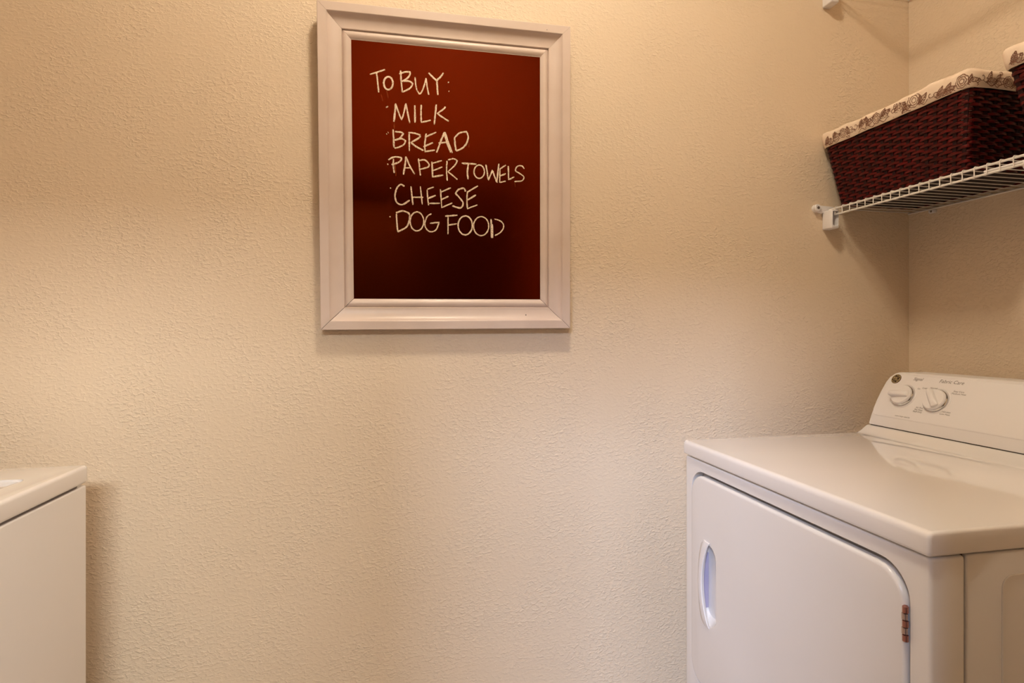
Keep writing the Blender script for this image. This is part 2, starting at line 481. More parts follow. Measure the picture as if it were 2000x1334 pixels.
board = root('chalkboard', tuple(FO), 'framed dark chalkboard with a handwritten shopping list hanging on the wall', 'chalkboard')
prof = [(0.0, 0.0), (0.0, 0.0285), (0.0012, 0.030), (0.0215, 0.030), (0.0228, 0.0292), (0.0240, 0.0268)]
for i in range(1, 9):                      # cove
    t = i / 8 * pi / 2
    prof.append((0.0240 + 0.0305 * (1 - cos(t)) * 0.55 + 0.0305 * 0.45 * i / 8, 0.0268 - 0.0118 * sin(t)))
prof += [(0.0562, 0.0152), (0.0572, 0.0142), (0.0582, 0.0090)]
for i in range(1, 9):                      # bead
    t = i / 8
    prof.append((0.0582 + 0.0210 * t, 0.0090 + 0.0055 * sin(pi * min(1, 0.08 + t * 0.92)) - 0.001 * t))
prof += [(0.0800, 0.0085), (0.0800, 0.0)]

def rail(a0, b0, a1, b1, ia, ib, crack0=0.0003, crack1=0.0003):
    """a rail from corner 0 to corner 1 of the outer rectangle; (ia, ib) points inwards."""
    bm = bmesh.new()
    da, db = (a1 - a0), (b1 - b0)
    ln = math.hypot(da, db); da /= ln; db /= ln
    A, Z = [], []
    for t, h in prof:
        s0 = t + crack0; s1 = t + crack1
        A.append(bm.verts.new(B(a0 + da * s0 + ia * t, b0 + db * s0 + ib * t, h)))
        Z.append(bm.verts.new(B(a1 - da * s1 + ia * t, b1 - db * s1 + ib * t, h)))
    n = len(prof)
    for i in range(n):
        bm.faces.new((A[i], A[(i + 1) % n], Z[(i + 1) % n], Z[i]))
    bm.faces.new(A); bm.faces.new(Z[::-1])
    return obj('frame_rail', bm, M_FRAME, board, smooth=28)

hw = FW / 2
rail(-hw, 0, hw, 0, 0, 1, 0.0007, 0.0006)
rail(-hw, FH, hw, FH, 0, -1)
rail(-hw, 0, -hw, FH, 1, 0, 0.0007)
rail(hw, 0, hw, FH, -1, 0, 0.0006)
obj('board_panel', bm_prism([B(-hw + 0.07, 0.07, 0.002), B(hw - 0.07, 0.07, 0.002), B(hw - 0.07, FH - 0.07, 0.002), B(-hw + 0.07, FH - 0.07, 0.002)],
    FN * 0.006), M_BOARD, board, 'dark red-brown chalkboard surface')
obj('backing', bm_prism([B(-hw + 0.004, 0.004, 0.0), B(hw - 0.004, 0.004, 0.0), B(hw - 0.004, FH - 0.004, 0.0), B(-hw + 0.004, FH - 0.004, 0.0)],
    FN * 0.0018), M_SEAM, board)
# small nail dents and a loose chip
for a, b, h, r in ((0.262, 0.803, 0.030, 0.0013), (0.190, 0.783, 0.0175, 0.0016), (0.205, 0.037, 0.0190, 0.0018)):
    obj('nail_head', bm_lathe([(0.0002, 0), (r, 0.0001), (r * 0.6, 0.0005), (0.0002, 0.0006)], B(a, b, h), FN, 10), M_SCREW, board)

def smooth_path(pts, n=5):
    if len(pts) < 3: 
        (a, b), (c, d) = pts
        k = max(2, int(math.hypot(c - a, d - b) / 5))
        return [(a + (c - a) * i / k, b + (d - b) * i / k) for i in range(k + 1)]
    out = []
    for i in range(len(pts) - 1):
        p0 = pts[max(i - 1, 0)]; p1 = pts[i]; p2 = pts[i + 1]; p3 = pts[min(i + 2, len(pts) - 1)]
        v1 = (p1[0] - p0[0], p1[1] - p0[1]); v2 = (p2[0] - p1[0], p2[1] - p1[1]); v3 = (p3[0] - p2[0], p3[1] - p2[1])
        def turn(v, w):
            a = math.hypot(*v) * math.hypot(*w)
            return 1 if a < 1e-9 else (v[0] * w[0] + v[1] * w[1]) / a
        k1 = 0.5 if turn(v1, v2) > 0.2 else 0.0     # sharp corners stay sharp
        k2 = 0.5 if turn(v2, v3) > 0.2 else 0.0
        m1 = ((p2[0] - p0[0]) * k1, (p2[1] - p0[1]) * k1); m2 = ((p3[0] - p1[0]) * k2, (p3[1] - p1[1]) * k2)
        if not k1: m1 = v2
        if not k2: m2 = v2
        for j in range(n):
            t = j / n
            h0 = 2 * t**3 - 3 * t**2 + 1; h1 = t**3 - 2 * t**2 + t; h2 = -2 * t**3 + 3 * t**2; h3 = t**3 - t**2
            out.append(tuple(h0 * p1[c] + h1 * m1[c] + h2 * p2[c] + h3 * m2[c] for c in (0, 1)))
    out.append(pts[-1])
    return out

def chalk_stroke(bm, pts, width, base=0.00805):
    pts = smooth_path(pts)
    vl, vt, vr = [], [], []
    w0 = width * random.uniform(0.85, 1.12)
    n = len(pts)
    for i, p in enumerate(pts):
        a = pts[max(i - 1, 0)]; c = pts[min(i + 1, n - 1)]
        dx, dy = c[0] - a[0], c[1] - a[1]
        l = math.hypot(dx, dy) or 1
        px, py = -dy / l, dx / l
        w = w0 * random.uniform(0.82, 1.18) * (0.7 if i in (0, n - 1) else 1)
        j = random.uniform(-0.25, 0.25)
        x, y = p[0] + px * j, p[1] + py * j
        vl.append(bm.verts.new(B((x + px * w) / 1000, (y + py * w) / 1000, base)))
        vt.append(bm.verts.new(B(x / 1000, y / 1000, base + 0.00045)))
        vr.append(bm.verts.new(B((x - px * w) / 1000, (y - py * w) / 1000, base)))
    for i in range(n - 1):
        bm.faces.new((vl[i], vl[i + 1], vt[i + 1], vt[i]))
        bm.faces.new((vt[i], vt[i + 1], vr[i + 1], vr[i]))
    for e in (0, n - 1):
        bm.faces.new((vl[e], vt[e], vr[e]))

for key, words in (('to_buy', 'TO BUY'), ('milk', 'MILK'), ('bread', 'BREAD'), ('paper_towels', 'PAPER TOWELS'), ('cheese', 'CHEESE'), ('dog_food', 'DOG FOOD')):
    bm = bmesh.new()
    for st in CHALK[key]:
        chalk_stroke(bm, st, 2.05 if key in ('to_buy', 'milk', 'bread') else 1.9)
    obj('chalk_writing', bm, M_CHALK, board, 'chalk handwriting reading ' + words, smooth=None)

SMEAR = [
    [(-175.7, 606.7), (-171, 590.1)], [(-161.3, 617.5), (-157.1, 598.4)], [(-142.8, 536.4), (-142.4, 519.4)], [(53.3, 494.5), (51.5, 484.4)],
    [(177, 396.6), (178.3, 385.1)], [(-141.2, 431), (-139.1, 399.3)]]
for i, st in enumerate(SMEAR):
    bm = bmesh.new()
    chalk_stroke(bm, st, 1.6 if len(st) == 2 else 5.0, 0.00801)
    obj('chalk_smear', bm, M_SMEAR, board, 'faint wiped chalk streak', smooth=None)

# ---------------------------------------------------------------- dryer
D0, D1 = -0.157, -0.845       # y of far and near side
dry = root('dryer', (1.08, (D0 + D1) / 2, 0), 'white clothes dryer with two control knobs standing below the wire shelves', 'dryer')
FX = 0.742                    # cabinet front
SEAM = 0.804
obj('cabinet', bm_box((SEAM + 0.0024, D1 + 0.001, 0.02), (1.40, D0 - 0.001, 0.8765), 0.003), M_ENAMEL, dry)
for x in (0.79, 1.36):
    for y in (D0 - 0.05, D1 + 0.05):
        obj('foot', bm_lathe([(0.02, 0), (0.02, 0.012), (0.012, 0.014), (0.012, 0.021)], (x, y, 0), (0, 0, 1), 16), M_SEAM, dry)
DY0, DY1, DZ0, DZ1, DR = -0.192, -0.810, 0.318, 0.846, 0.052    # door opening
fp = obj('front_panel', bm_box((FX, D1, 0.02), (SEAM, D0, 0.8765), 0.006), M_ENAMEL, dry)
cut(fp, [bm_prism([(FX - 0.02, y, z) for y, z in rrect(DY1 - 0.003, DY0 + 0.003, DZ0 - 0.004, DZ1 + 0.004, DR)], (0.045, 0, 0))], dry)
obj('seam_shadow_gap', bm_join(bm_box((FX + 0.010, D1 + 0.008, 0.870), (1.39, D0 - 0.008, 0.8805)), bm_box((FX + 0.030, D1 + 0.006, 0.03), (1.39, D0 - 0.006, 0.872))), M_SEAM, dry, 'dark gap under the dryer top')
# door
door = obj('door', bm_prism([(FX - 0.005, y, z) for y, z in rrect(DY1 + 0.001, DY0 - 0.001, DZ0 + 0.001, DZ1 - 0.0055, DR)], (0.022, 0, 0), 0.0065, 4, 60),
           M_ENAMEL, dry)
HY, HZ0, HZ1 = -0.272, 0.487, 0.682                             # handle pocket
slot = rrect(HY - 0.036, HY + 0.030, HZ0, HZ1, 0.030, 8)
sl2 = rrect(HY - 0.022, HY + 0.027, HZ0 + 0.014, HZ1 - 0.014, 0.020, 8)
def loft(A, xa, Bp, xb):
    bm = bmesh.new()
    a = [bm.verts.new((xa, y, z)) for y, z in A]; b = [bm.verts.new((xb, y, z)) for y, z in Bp]
    n = len(a)
    for i in range(n): bm.faces.new((a[i], a[(i + 1) % n], b[(i + 1) % n], b[i]))
    bm.faces.new(a); bm.faces.new(b)
    bmesh.ops.recalc_face_normals(bm, faces=bm.faces[:])
    return bm
cut(door, [bm_join(bm_prism([(FX - 0.02, y, z) for y, z in slot], (0.0155, 0, 0))), loft(slot, FX - 0.0052, sl2, FX + 0.013)], dry)
obj('handle_pocket', bm_prism([(FX - 0.002, HY + 0.0282, HZ0 + 0.026), (FX + 0.0125, HY + 0.0245, HZ0 + 0.030), (FX + 0.0125, HY + 0.0245, HZ1 - 0.030), (FX - 0.002, HY + 0.0282, HZ1 - 0.026)], (0, 0.0008, 0)),
    M_POCKET_CAST, door, 'inner wall of the handle pocket with a lavender daylight cast painted in')
# grip blade: bowed lip along the left half of the pocket
bm = bmesh.new()
secs = []
nz_ = 22
for i in range(nz_ + 1):
    t = i / nz_
    z = HZ0 - 0.004 + (HZ1 - HZ0 + 0.010) * t
    e = sin(pi * t)
    outer = HY + 0.018 + 0.017 * e ** 0.45          # towards the far side
    inner = HY - 0.012 + 0.026 * e ** 0.8           # bowed free edge
    hx = 0.004 + 0.0075 * e ** 0.5
    ring = [(FX - 0.0045, outer, z), (FX - 0.005 - hx * 0.7, outer - 0.004, z), (FX - 0.005 - hx, (outer * 0.45 + inner * 0.55), z),
            (FX - 0.005 - hx * 0.85, inner + 0.0012, z), (FX - 0.005 - hx * 0.6, inner, z), (FX - 0.0045, inner + 0.004, z)]
    secs.append([bm.verts.new(p) for p in ring])
for a, b in zip(secs, secs[1:]):
    for k in range(6):
        bm.faces.new((a[k], a[(k + 1) % 6], b[(k + 1) % 6], b[k]))
bm.faces.new(secs[0]); bm.faces.new(secs[-1])
obj('handle_grip', bm, M_PLASTIC, door, 'white bowed door handle', smooth=50)
# hinge on the door edge
hinge = obj('hinge', bm_box((FX - 0.004, -0.8085, 0.7405), (FX + 0.004, -0.7990, 0.7935), 0.0008, 1), M_COPPER, dry, 'reddish metal door hinge')
for k in range(5):
    z0 = 0.7408 + k * 0.0106
    obj('hinge_knuckle', bm_lathe([(0.0015, 0), (0.0042, 0.0004), (0.0042, 0.0092), (0.0015, 0.0096)], (FX - 0.0045, -0.8095 + (0.0012 if k % 2 else 0), z0), (0, 0, 1), 14),
        M_COPPER2 if k % 2 else M_COPPER, hinge)
# side panel emboss
obj('side_emboss', bm_prism([(x, D1 + 0.0012, z) for x, z in rrect(0.869, 1.34, 0.12, 0.842, 0.02)], (0, -0.0024, 0), 0.0018, 3, 60), M_ENAMEL, dry)
# top with the cove rising to the console
tp = [(0.7355, 0.8795), (0.7355, 0.905)]
for i in range(1, 6):
    t = radians(90 * i / 5)
    tp.append((0.7355 + 0.010 * (1 - cos(t)), 0.906 + 0.010 * sin(t)))
tp += [(1.262, 0.916)]
for i in range(1, 9):
    t = i / 8
    tp.append((1.262 + 0.040 * t, 0.916 + 0.0215 * (t * t * (3 - 2 * t) * 0.45 + t * t * 0.55)))
tp += [(1.306, 0.9378), (1.43, 0.9378), (1.43, 0.8795)]
obj('top_panel', bm_prism([(x, D0 + 0.001, z) for x, z in tp], (0, D1 - D0 - 0.005, 0), 0.0055, 4, 42), M_TOP, dry, 'glossy white dryer top', smooth=32)
# console
CD = Vector((0.082, 0, 0.145)).normalized(); CN = Vector((-CD.z, 0, CD.x)); CA = Vector((1.303, -0.157, 0.9405)) + CN * 0.005
def K(w, h, off=0.0):
    return CA + Vector((0, -w, 0)) + CD * h + CN * off
WC = D0 - D1
half = [(0.0045, -0.001), (-0.001, 0.03), (-0.0035, 0.06), (-0.0038, 0.09), (-0.0030, 0.115), (-0.0005, 0.135), (0.0045, 0.150), (0.0125, 0.1610), (0.023, 0.1660), (0.034, 0.1672)]
outline = half + [(WC - a, b) for a, b in half[::-1]]
con = obj('console', bm_prism([K(w, h, -0.005) for w, h in outline], (0.085, 0, 0), 0.004, 4, 50), M_PLASTIC, dry, 'white backsplash console with controls')
pan = [(0.024, 0.0245), (0.0150, 0.0270), (0.0095, 0.0330), (0.0062, 0.0450), (0.0048, 0.070), (0.0050, 0.100), (0.0075, 0.130), (0.0130, 0.147), (0.0230, 0.1565), (0.034, 0.1590)]
pout = pan + [(WC - a, b) for a, b in pan[::-1]]
obj('control_panel', bm_prism([K(w, h, -0.0055) for w, h in pout], CN * 0.0100, 0.0045, 4, 60), M_PLASTIC, con)
obj('lower_strip', bm_prism([K(0.012, 0.0005, -0.0055), K(0.012, 0.0005, -0.0047), K(0.012, 0.0270, 0.0034), K(0.012, 0.0280, -0.0055)], (0, -(WC - 0.024), 0), 0.0), M_PLASTIC, con)
obj('console_gap', bm_box((1.307, D1 + 0.008, 0.9370), (1.385, D0 - 0.009, 0.9425)), M_SEAM, dry, 'dark line under the console')

def knob(w, h, ang, nm):
    o0 = K(w, h, 0.0045)
    k = obj('knob_skirt', bm_lathe([(0.002, -0.001), (0.0355, -0.001), (0.0358, 0.0005), (0.0335, 0.0022), (0.0320, 0.0012), (0.002, 0.0010)], o0, CN), M_PLASTIC, con)
    body = obj('control_knob', bm_lathe([(0.002, 0.001), (0.0255, 0.001), (0.0255, 0.0060), (0.0282, 0.0064), (0.0284, 0.0100), (0.0262, 0.0130), (0.012, 0.0142), (0.002, 0.0144)], o0, CN), M_PLASTIC, con, nm)
    obj('chrome_ring', bm_lathe([(0.0250, 0.0012), (0.0288, 0.0014), (0.0306, 0.0030), (0.0302, 0.0052), (0.0288, 0.0066), (0.0250, 0.0070)], o0, CN), M_CHROME, body)
    d = Vector((0, -cos(ang), 0)) + CD * sin(ang)
    e = CN.cross(d).normalized(); d.normalize()
    bm = bmesh.new()
    rows = []
    for s, wd, ht in ((-0.0250, 0.0050, 0.0150), (-0.0225, 0.0088, 0.0190), (-0.008, 0.0092, 0.0225), (0.014, 0.0086, 0.0240), (0.0255, 0.0074, 0.0238), (0.0292, 0.0052, 0.0215), (0.0305, 0.0030, 0.0150)):
        p = o0 + d * s
        rows.append([bm.verts.new(p + e * wd * f + CN * (0.0125 + (ht - 0.0125) * g)) for f, g in ((-1, 0), (-0.85, 0.75), (-0.45, 1), (0.45, 1), (0.85, 0.75), (1, 0))])
    for a, b in zip(rows, rows[1:]):
        for q in range(6):
            bm.faces.new((a[q], a[(q + 1) % 6], b[(q + 1) % 6], b[q]))
    bm.faces.new(rows[0]); bm.faces.new(rows[-1])
    obj('knob_grip', bm, M_PLASTIC, body, smooth=45)

knob(0.0815, 0.0930, radians(188), 'white knob for the signal')
knob(0.1770, 0.0900, radians(128), 'white knob for fabric care')

# emblem: dark disc, gold rim and scrolls
EC = K(0.0370, 0.1415, 0.0045)
emb = obj('emblem', bm_lathe([(0.002, -0.001), (0.0142, -0.001), (0.0142, 0.0008), (0.0132, 0.0014), (0.002, 0.0014)], EC, CN, 32), M_EMB, con, 'round dark emblem with gold scrolls')
def emb_curve(f, n=26, r=0.00055):
    return bm_tube([EC + Vector((0, -f(i / n)[0], 0)) + CD * f(i / n)[1] + CN * 0.0016 for i in range(n + 1)], r, 6)
R_ = 0.0125
obj('emblem_ring', emb_curve(lambda t: (R_ * cos(2 * pi * t), R_ * sin(2 * pi * t)), 36, 0.0007), M_GOLD, emb)
for k in range(4):
    a0 = k * pi / 2 + 0.5
    obj('emblem_scroll', emb_curve(lambda t: ((0.0098 + 0.0012 * sin(3 * pi * t)) * cos(a0 + 1.25 * t), (0.0098 + 0.0012 * sin(3 * pi * t)) * sin(a0 + 1.25 * t))), M_GOLD, emb)
obj('emblem_monogram', bm_join(
    emb_curve(lambda t: (-0.0022 + 0.0042 * cos(0.6 + 5.2 * t), 0.0048 * sin(0.6 + 5.2 * t)), 26, 0.0008),
    emb_curve(lambda t: (0.0036 + 0.0034 * cos(0.9 + 4.6 * t) * (1 - 0.25 * sin(4 * pi * t)), 0.0052 * sin(0.9 + 4.6 * t)), 26, 0.0008),
    emb_curve(lambda t: (-0.006 + 0.012 * t, 0.0012 * sin(2 * pi * t)), 16, 0.0007)), M_GOLD, emb)

def text(s, w, h, size, shear=0.0, off=0.0048, parent=None, widen=1.0):
    cu = bpy.data.curves.new('txt', 'FONT')
    cu.body = s; cu.size = size; cu.shear = shear; cu.align_x = 'CENTER'; cu.align_y = 'CENTER'; cu.resolution_u = 3
    o = bpy.data.objects.new('txt', cu); C.objects.link(o)
    bpy.context.view_layer.update()
    me = bpy.data.meshes.new_from_object(o.evaluated_get(bpy.context.evaluated_depsgraph_get()))
    bpy.data.objects.remove(o)
    p = org(con)
    for v in me.vertices:
        v.co = K(w + v.co.x * widen, h + v.co.y, off) - p
    return link('printed_text', me, M_INK, con, 'printed text reading ' + s, smooth=None)

text('Signal', 0.1018, 0.1461, 0.0120, 0.22)
text('Fabric Care', 0.1931, 0.1462, 0.0135, 0.22)
text('On', 0.1160, 0.1188, 0.0062)
text('Cottons', 0.1348, 0.1221, 0.0062)
text('Normal', 0.1560, 0.1249, 0.0062)
for i, s in enumerate(('Easy Care', 'Medium Heat')):
    text(s, 0.2220 + i * 0.002, 0.1222 - i * 0.0062, 0.0066)
for i, s in enumerate(('Delicates', 'Low Heat')):
    text(s, 0.2125, 0.0644 - i * 0.0066, 0.0066)
for i, s in enumerate(('Air Fluff', 'No Heat', 'Fluff Only')):
    text(s, 0.1415 - i * 0.0005, 0.0655 - i * 0.0060, 0.0064)
text('extra large capacity', 0.1057, 0.0340, 0.0056)

# ---------------------------------------------------------------- washer
WX = -0.650
wsh = root('washer', (-1.0, -0.50, 0), 'white top-loading washer standing across from the dryer', 'washer')
obj('cabinet', bm_box((-1.33, -0.845, 0.02), (WX - 0.0025, -0.1545, 0.8735), 0.004), M_ENAMEL, wsh)
for x in (-1.28, -0.70):
    for y in (-0.20, -0.80):
        obj('foot', bm_lathe([(0.02, 0), (0.02, 0.012), (0.012, 0.014), (0.012, 0.021)], (x, y, 0), (0, 0, 1), 16), M_SEAM, wsh)
obj('seam_shadow_gap', bm_box((-1.32, -0.838, 0.865), (WX - 0.014, -0.167, 0.879)), M_SEAM, wsh, 'dark gap under the washer top')
wt = obj('top_panel', bm_box((-1.34, -0.849, 0.8775), (WX, -0.152, 0.916), 0.0075, 4), M_TOP, wsh)
cut(wt, [bm_prism([(x, y, 0.9085) for x, y in rrect(-1.168, -0.700, -0.735, -0.263, 0.018)], (0, 0, 0.02))], wsh)
lid = obj('lid', bm_prism([(x, y, 0.9075) for x, y in rrect(-1.166, -0.703, -0.732, -0.266, 0.016)], (0, 0, 0.0055), 0.0035, 3, 60), M_TOP, wsh)
obj('lid_grip', bm_prism([(x, y, 0.9125) for x, y in rrect(-0.735, -0.715, -0.60, -0.40, 0.008)], (0, 0, 0.003), 0.0015, 3, 60), M_TOP, lid)
wc = obj('console', bm_prism([(-1.34, -0.155, 0.915), (-1.19, -0.155, 0.915), (-1.195, -0.155, 0.945), (-1.27, -0.155, 1.083), (-1.34, -0.155, 1.083)], (0, -0.69, 0), 0.012, 4, 30), M_PLASTIC, wsh)
wn = Vector((0.138, 0, 0.075)).normalized()
for y in (-0.30, -0.42, -0.68):
    wk = obj('control_knob', bm_lathe([(0.002, -0.002), (0.026, -0.002), (0.026, 0.012), (0.023, 0.016), (0.002, 0.017)], Vector((-1.2325, y, 1.014)), wn), M_PLASTIC, wc)
    obj('chrome_ring', bm_lathe([(0.024, 0.002), (0.0275, 0.002), (0.0275, 0.005), (0.024, 0.005)], Vector((-1.2325, y, 1.014)), wn), M_CHROME, wk)

# ---------------------------------------------------------------- wire shelves on the right wall
SX, PITCH, SLEN = 1.310, 0.0279, 1.72
def arc(c, r, a0, a1, n, y):
    return [(c[0] + r * cos(radians(a0 + (a1 - a0) * i / n)), y, c[1] + r * sin(radians(a0 + (a1 - a0) * i / n))) for i in range(n + 1)]

def make_shelf(dz, label, top=False):
    zt = 1.5775 + dz
    rt = root('wire_shelf', (XR, 0, zt), label, 'shelf', 'white wire shelves on the wall')
    obj('front_rod', bm_tube([(SX, -0.004, zt), (SX, -SLEN, zt)], 0.0028, 10), M_WIRE, rt)
    obj('front_rod', bm_tube([(SX + 0.001, -0.030, 1.5590 + dz), (SX + 0.001, -SLEN, 1.5590 + dz)], 0.0028, 10), M_WIRE, rt)
    obj('back_rod', bm_tube([(XR - 0.0065, -0.004, zt + 0.0005), (XR - 0.0065, -SLEN, zt + 0.0005)], 0.0026, 10), M_WIRE, rt)
    zw = zt + 0.0043
    path = [(XR - 0.0025, 0, zw + 0.001), (XR - 0.006, 0, zw), (SX + 0.0015, 0, zw)] + arc((SX + 0.0005, zt), 0.0044, 80, 180, 5, 0) + [(SX - 0.0036, 0, 1.5575 + dz)]
    me = mesh_of(bm_tube([(x, 0, z) for x, y, z in path], 0.0013, 7), rt)
    n = int((SLEN - 0.03) / PITCH)
    for i in range(n):
        o = link('wire', me, M_WIRE, rt)
        o.location = (0, -0.0082 - i * PITCH, 0)
    # end bracket on the back wall
    br = obj('end_bracket', bm_box((1.2905, -0.040, 1.5155 + dz), (1.3185, -0.0005, 1.5735 + dz), 0.0045, 3), M_PLASTIC, rt, 'white plastic end bracket')
    cut(br, [bm_prism([(x, -0.05, z) for x, z in rrect(1.2955, 1.3160, 1.523 + dz, 1.569 + dz, (0.004, 0.004, 0.007, 0.007), 4)], (0, 0.044, 0))], rt)
    arm = obj('bracket_arm', bm_prism([(x, -0.0005, z) for x, z in ((1.258, 1.579 + dz), (1.266, 1.570 + dz), (1.284, 1.566 + dz), (1.318, 1.574 + dz), (1.330, 1.588 + dz), (1.262, 1.592 + dz))], (0, -0.009, 0), 0.003, 2), M_PLASTIC, br)
    obj('bracket_boss', bm_lathe([(0.004, 0), (0.0115, 0), (0.0115, 0.013), (0.0095, 0.0155), (0.004, 0.0155)], (1.2655, -0.0005, 1.5815 + dz), (0, -1, 0), 20), M_PLASTIC, br)
    obj('screw', bm_lathe([(0.0006, 0.0150), (0.0044, 0.0150), (0.0044, 0.0164), (0.0006, 0.0170)], (1.2655, -0.0005, 1.5815 + dz), (0, -1, 0), 14), M_SCREW, br)
    # clips that hold the back rod
    for y in (-0.086, -0.42, -0.80, -1.2, -1.55):
        cl = obj('wall_clip', bm_box((XR - 0.011, y - 0.010, zt - 0.013), (XR - 0.0003, y + 0.010, zt - 0.002), 0.0025, 2), M_PLASTIC, rt)
        obj('screw', bm_lathe([(0.0006, 0), (0.0032, 0.0002), (0.0026, 0.0014), (0.0006, 0.0018)], (XR - 0.011, y, zt - 0.008), (-1, 0, 0), 12), M_SCREW, cl)
    # sloping braces from the front rod to the wall
    for y in (-0.562, -1.35):
        a = Vector((SX + 0.004, y, 1.556 + dz)); b = Vector((XR - 0.006, y, 1.275 + dz))
        d = (b - a).normalized(); nn = Vector((-d.z, 0, d.x))
        s = nn * 0.0035
        bm = bm_prism([a + s + Vector((0, 0.011, 0)), a - s + Vector((0, 0.011, 0)), a - s - Vector((0, 0.011, 0)), a + s - Vector((0, 0.011, 0))], b - a, 0.0022, 2)
        bc = obj('brace', bm, M_PLASTIC, rt)
        obj('brace_hook', bm_join(bm_tube([(SX + 0.004, y + 0.090, 1.5655 + dz), (SX + 0.004, y - 0.060, 1.5655 + dz)], 0.0032, 8),
            bm_box((SX + 0.0005, y - 0.009, 1.5535 + dz), (SX + 0.0085, y + 0.009, 1.5685 + dz), 0.002, 2)), M_PLASTIC, bc)
        obj('brace_foot', bm_box((XR - 0.014, y - 0.014, 1.255 + dz), (XR - 0.0003, y + 0.014, 1.295 + dz), 0.003, 2), M_PLASTIC, bc)
    return rt

make_shelf(0.0, 'white wire shelf with baskets on it, fixed above the dryer')
make_shelf(0.689, 'empty white wire shelf fixed high above the one with the baskets')

# ---------------------------------------------------------------- wicker baskets with a cloth liner
ZB, ZT = 1.5845, 1.790
BOT = (1.322, 1.583, -0.428, -0.042)      # x0 x1 y0 y1
TOP = (1.285, 1.604, -0.461, -0.016)

def ring_at(z, off=0.0):
    t = (z - ZB) / (ZT - ZB)
    b = [a + (c - a) * t for a, c in zip(BOT, TOP)]
    return b[0] - off, b[1] + off, b[2] - off, b[3] + off

def perim(z, n, off=0.0, r=0.009, at=None):
    """n points evenly spread (by bottom-independent fraction) around the basket at height z, with outward normals."""
    x0, x1, y0, y1 = ring_at(z, off)
    lx, ly = x1 - x0, y1 - y0
    segs = []
    ca = pi / 2 * r
    # start at the front (x0) side going towards -y, then near side, back, far side
    path = []
    S_ = [('l', (x0, y1 - r), (x0, y0 + r)), ('c', (x0 + r, y0 + r), 180), ('l', (x0 + r, y0), (x1 - r, y0)), ('c', (x1 - r, y0 + r), 270),
          ('l', (x1, y0 + r), (x1, y1 - r)), ('c', (x1 - r, y1 - r), 0), ('l', (x1 - r, y1), (x0 + r, y1)), ('c', (x0 + r, y1 - r), 90)]
    lens = [ly - 2 * r, ca, lx - 2 * r, ca, ly - 2 * r, ca, lx - 2 * r, ca]
    tot = sum(lens)
    out = []
    for i in range(n):
        s = tot * (i / n if at is None else at % 1.0)
        k = 0
        while s > lens[k] and k < 7:
            s -= lens[k]; k += 1
        e = S_[k]
        f = s / lens[k]
        if e[0] == 'l':
            p = (e[1][0] + (e[2][0] - e[1][0]) * f, e[1][1] + (e[2][1] - e[1][1]) * f)
            dx, dy = e[2][0] - e[1][0], e[2][1] - e[1][1]
            l = math.hypot(dx, dy)
            nv = (dy / l, -dx / l)
        else:
            a = radians(e[2] + 90 * f)
            p = (e[1][0] + r * cos(a), e[1][1] + r * sin(a)); nv = (cos(a), sin(a))
        out.append((Vector((p[0], p[1], z)), Vector((nv[0], nv[1], 0))))
    return out

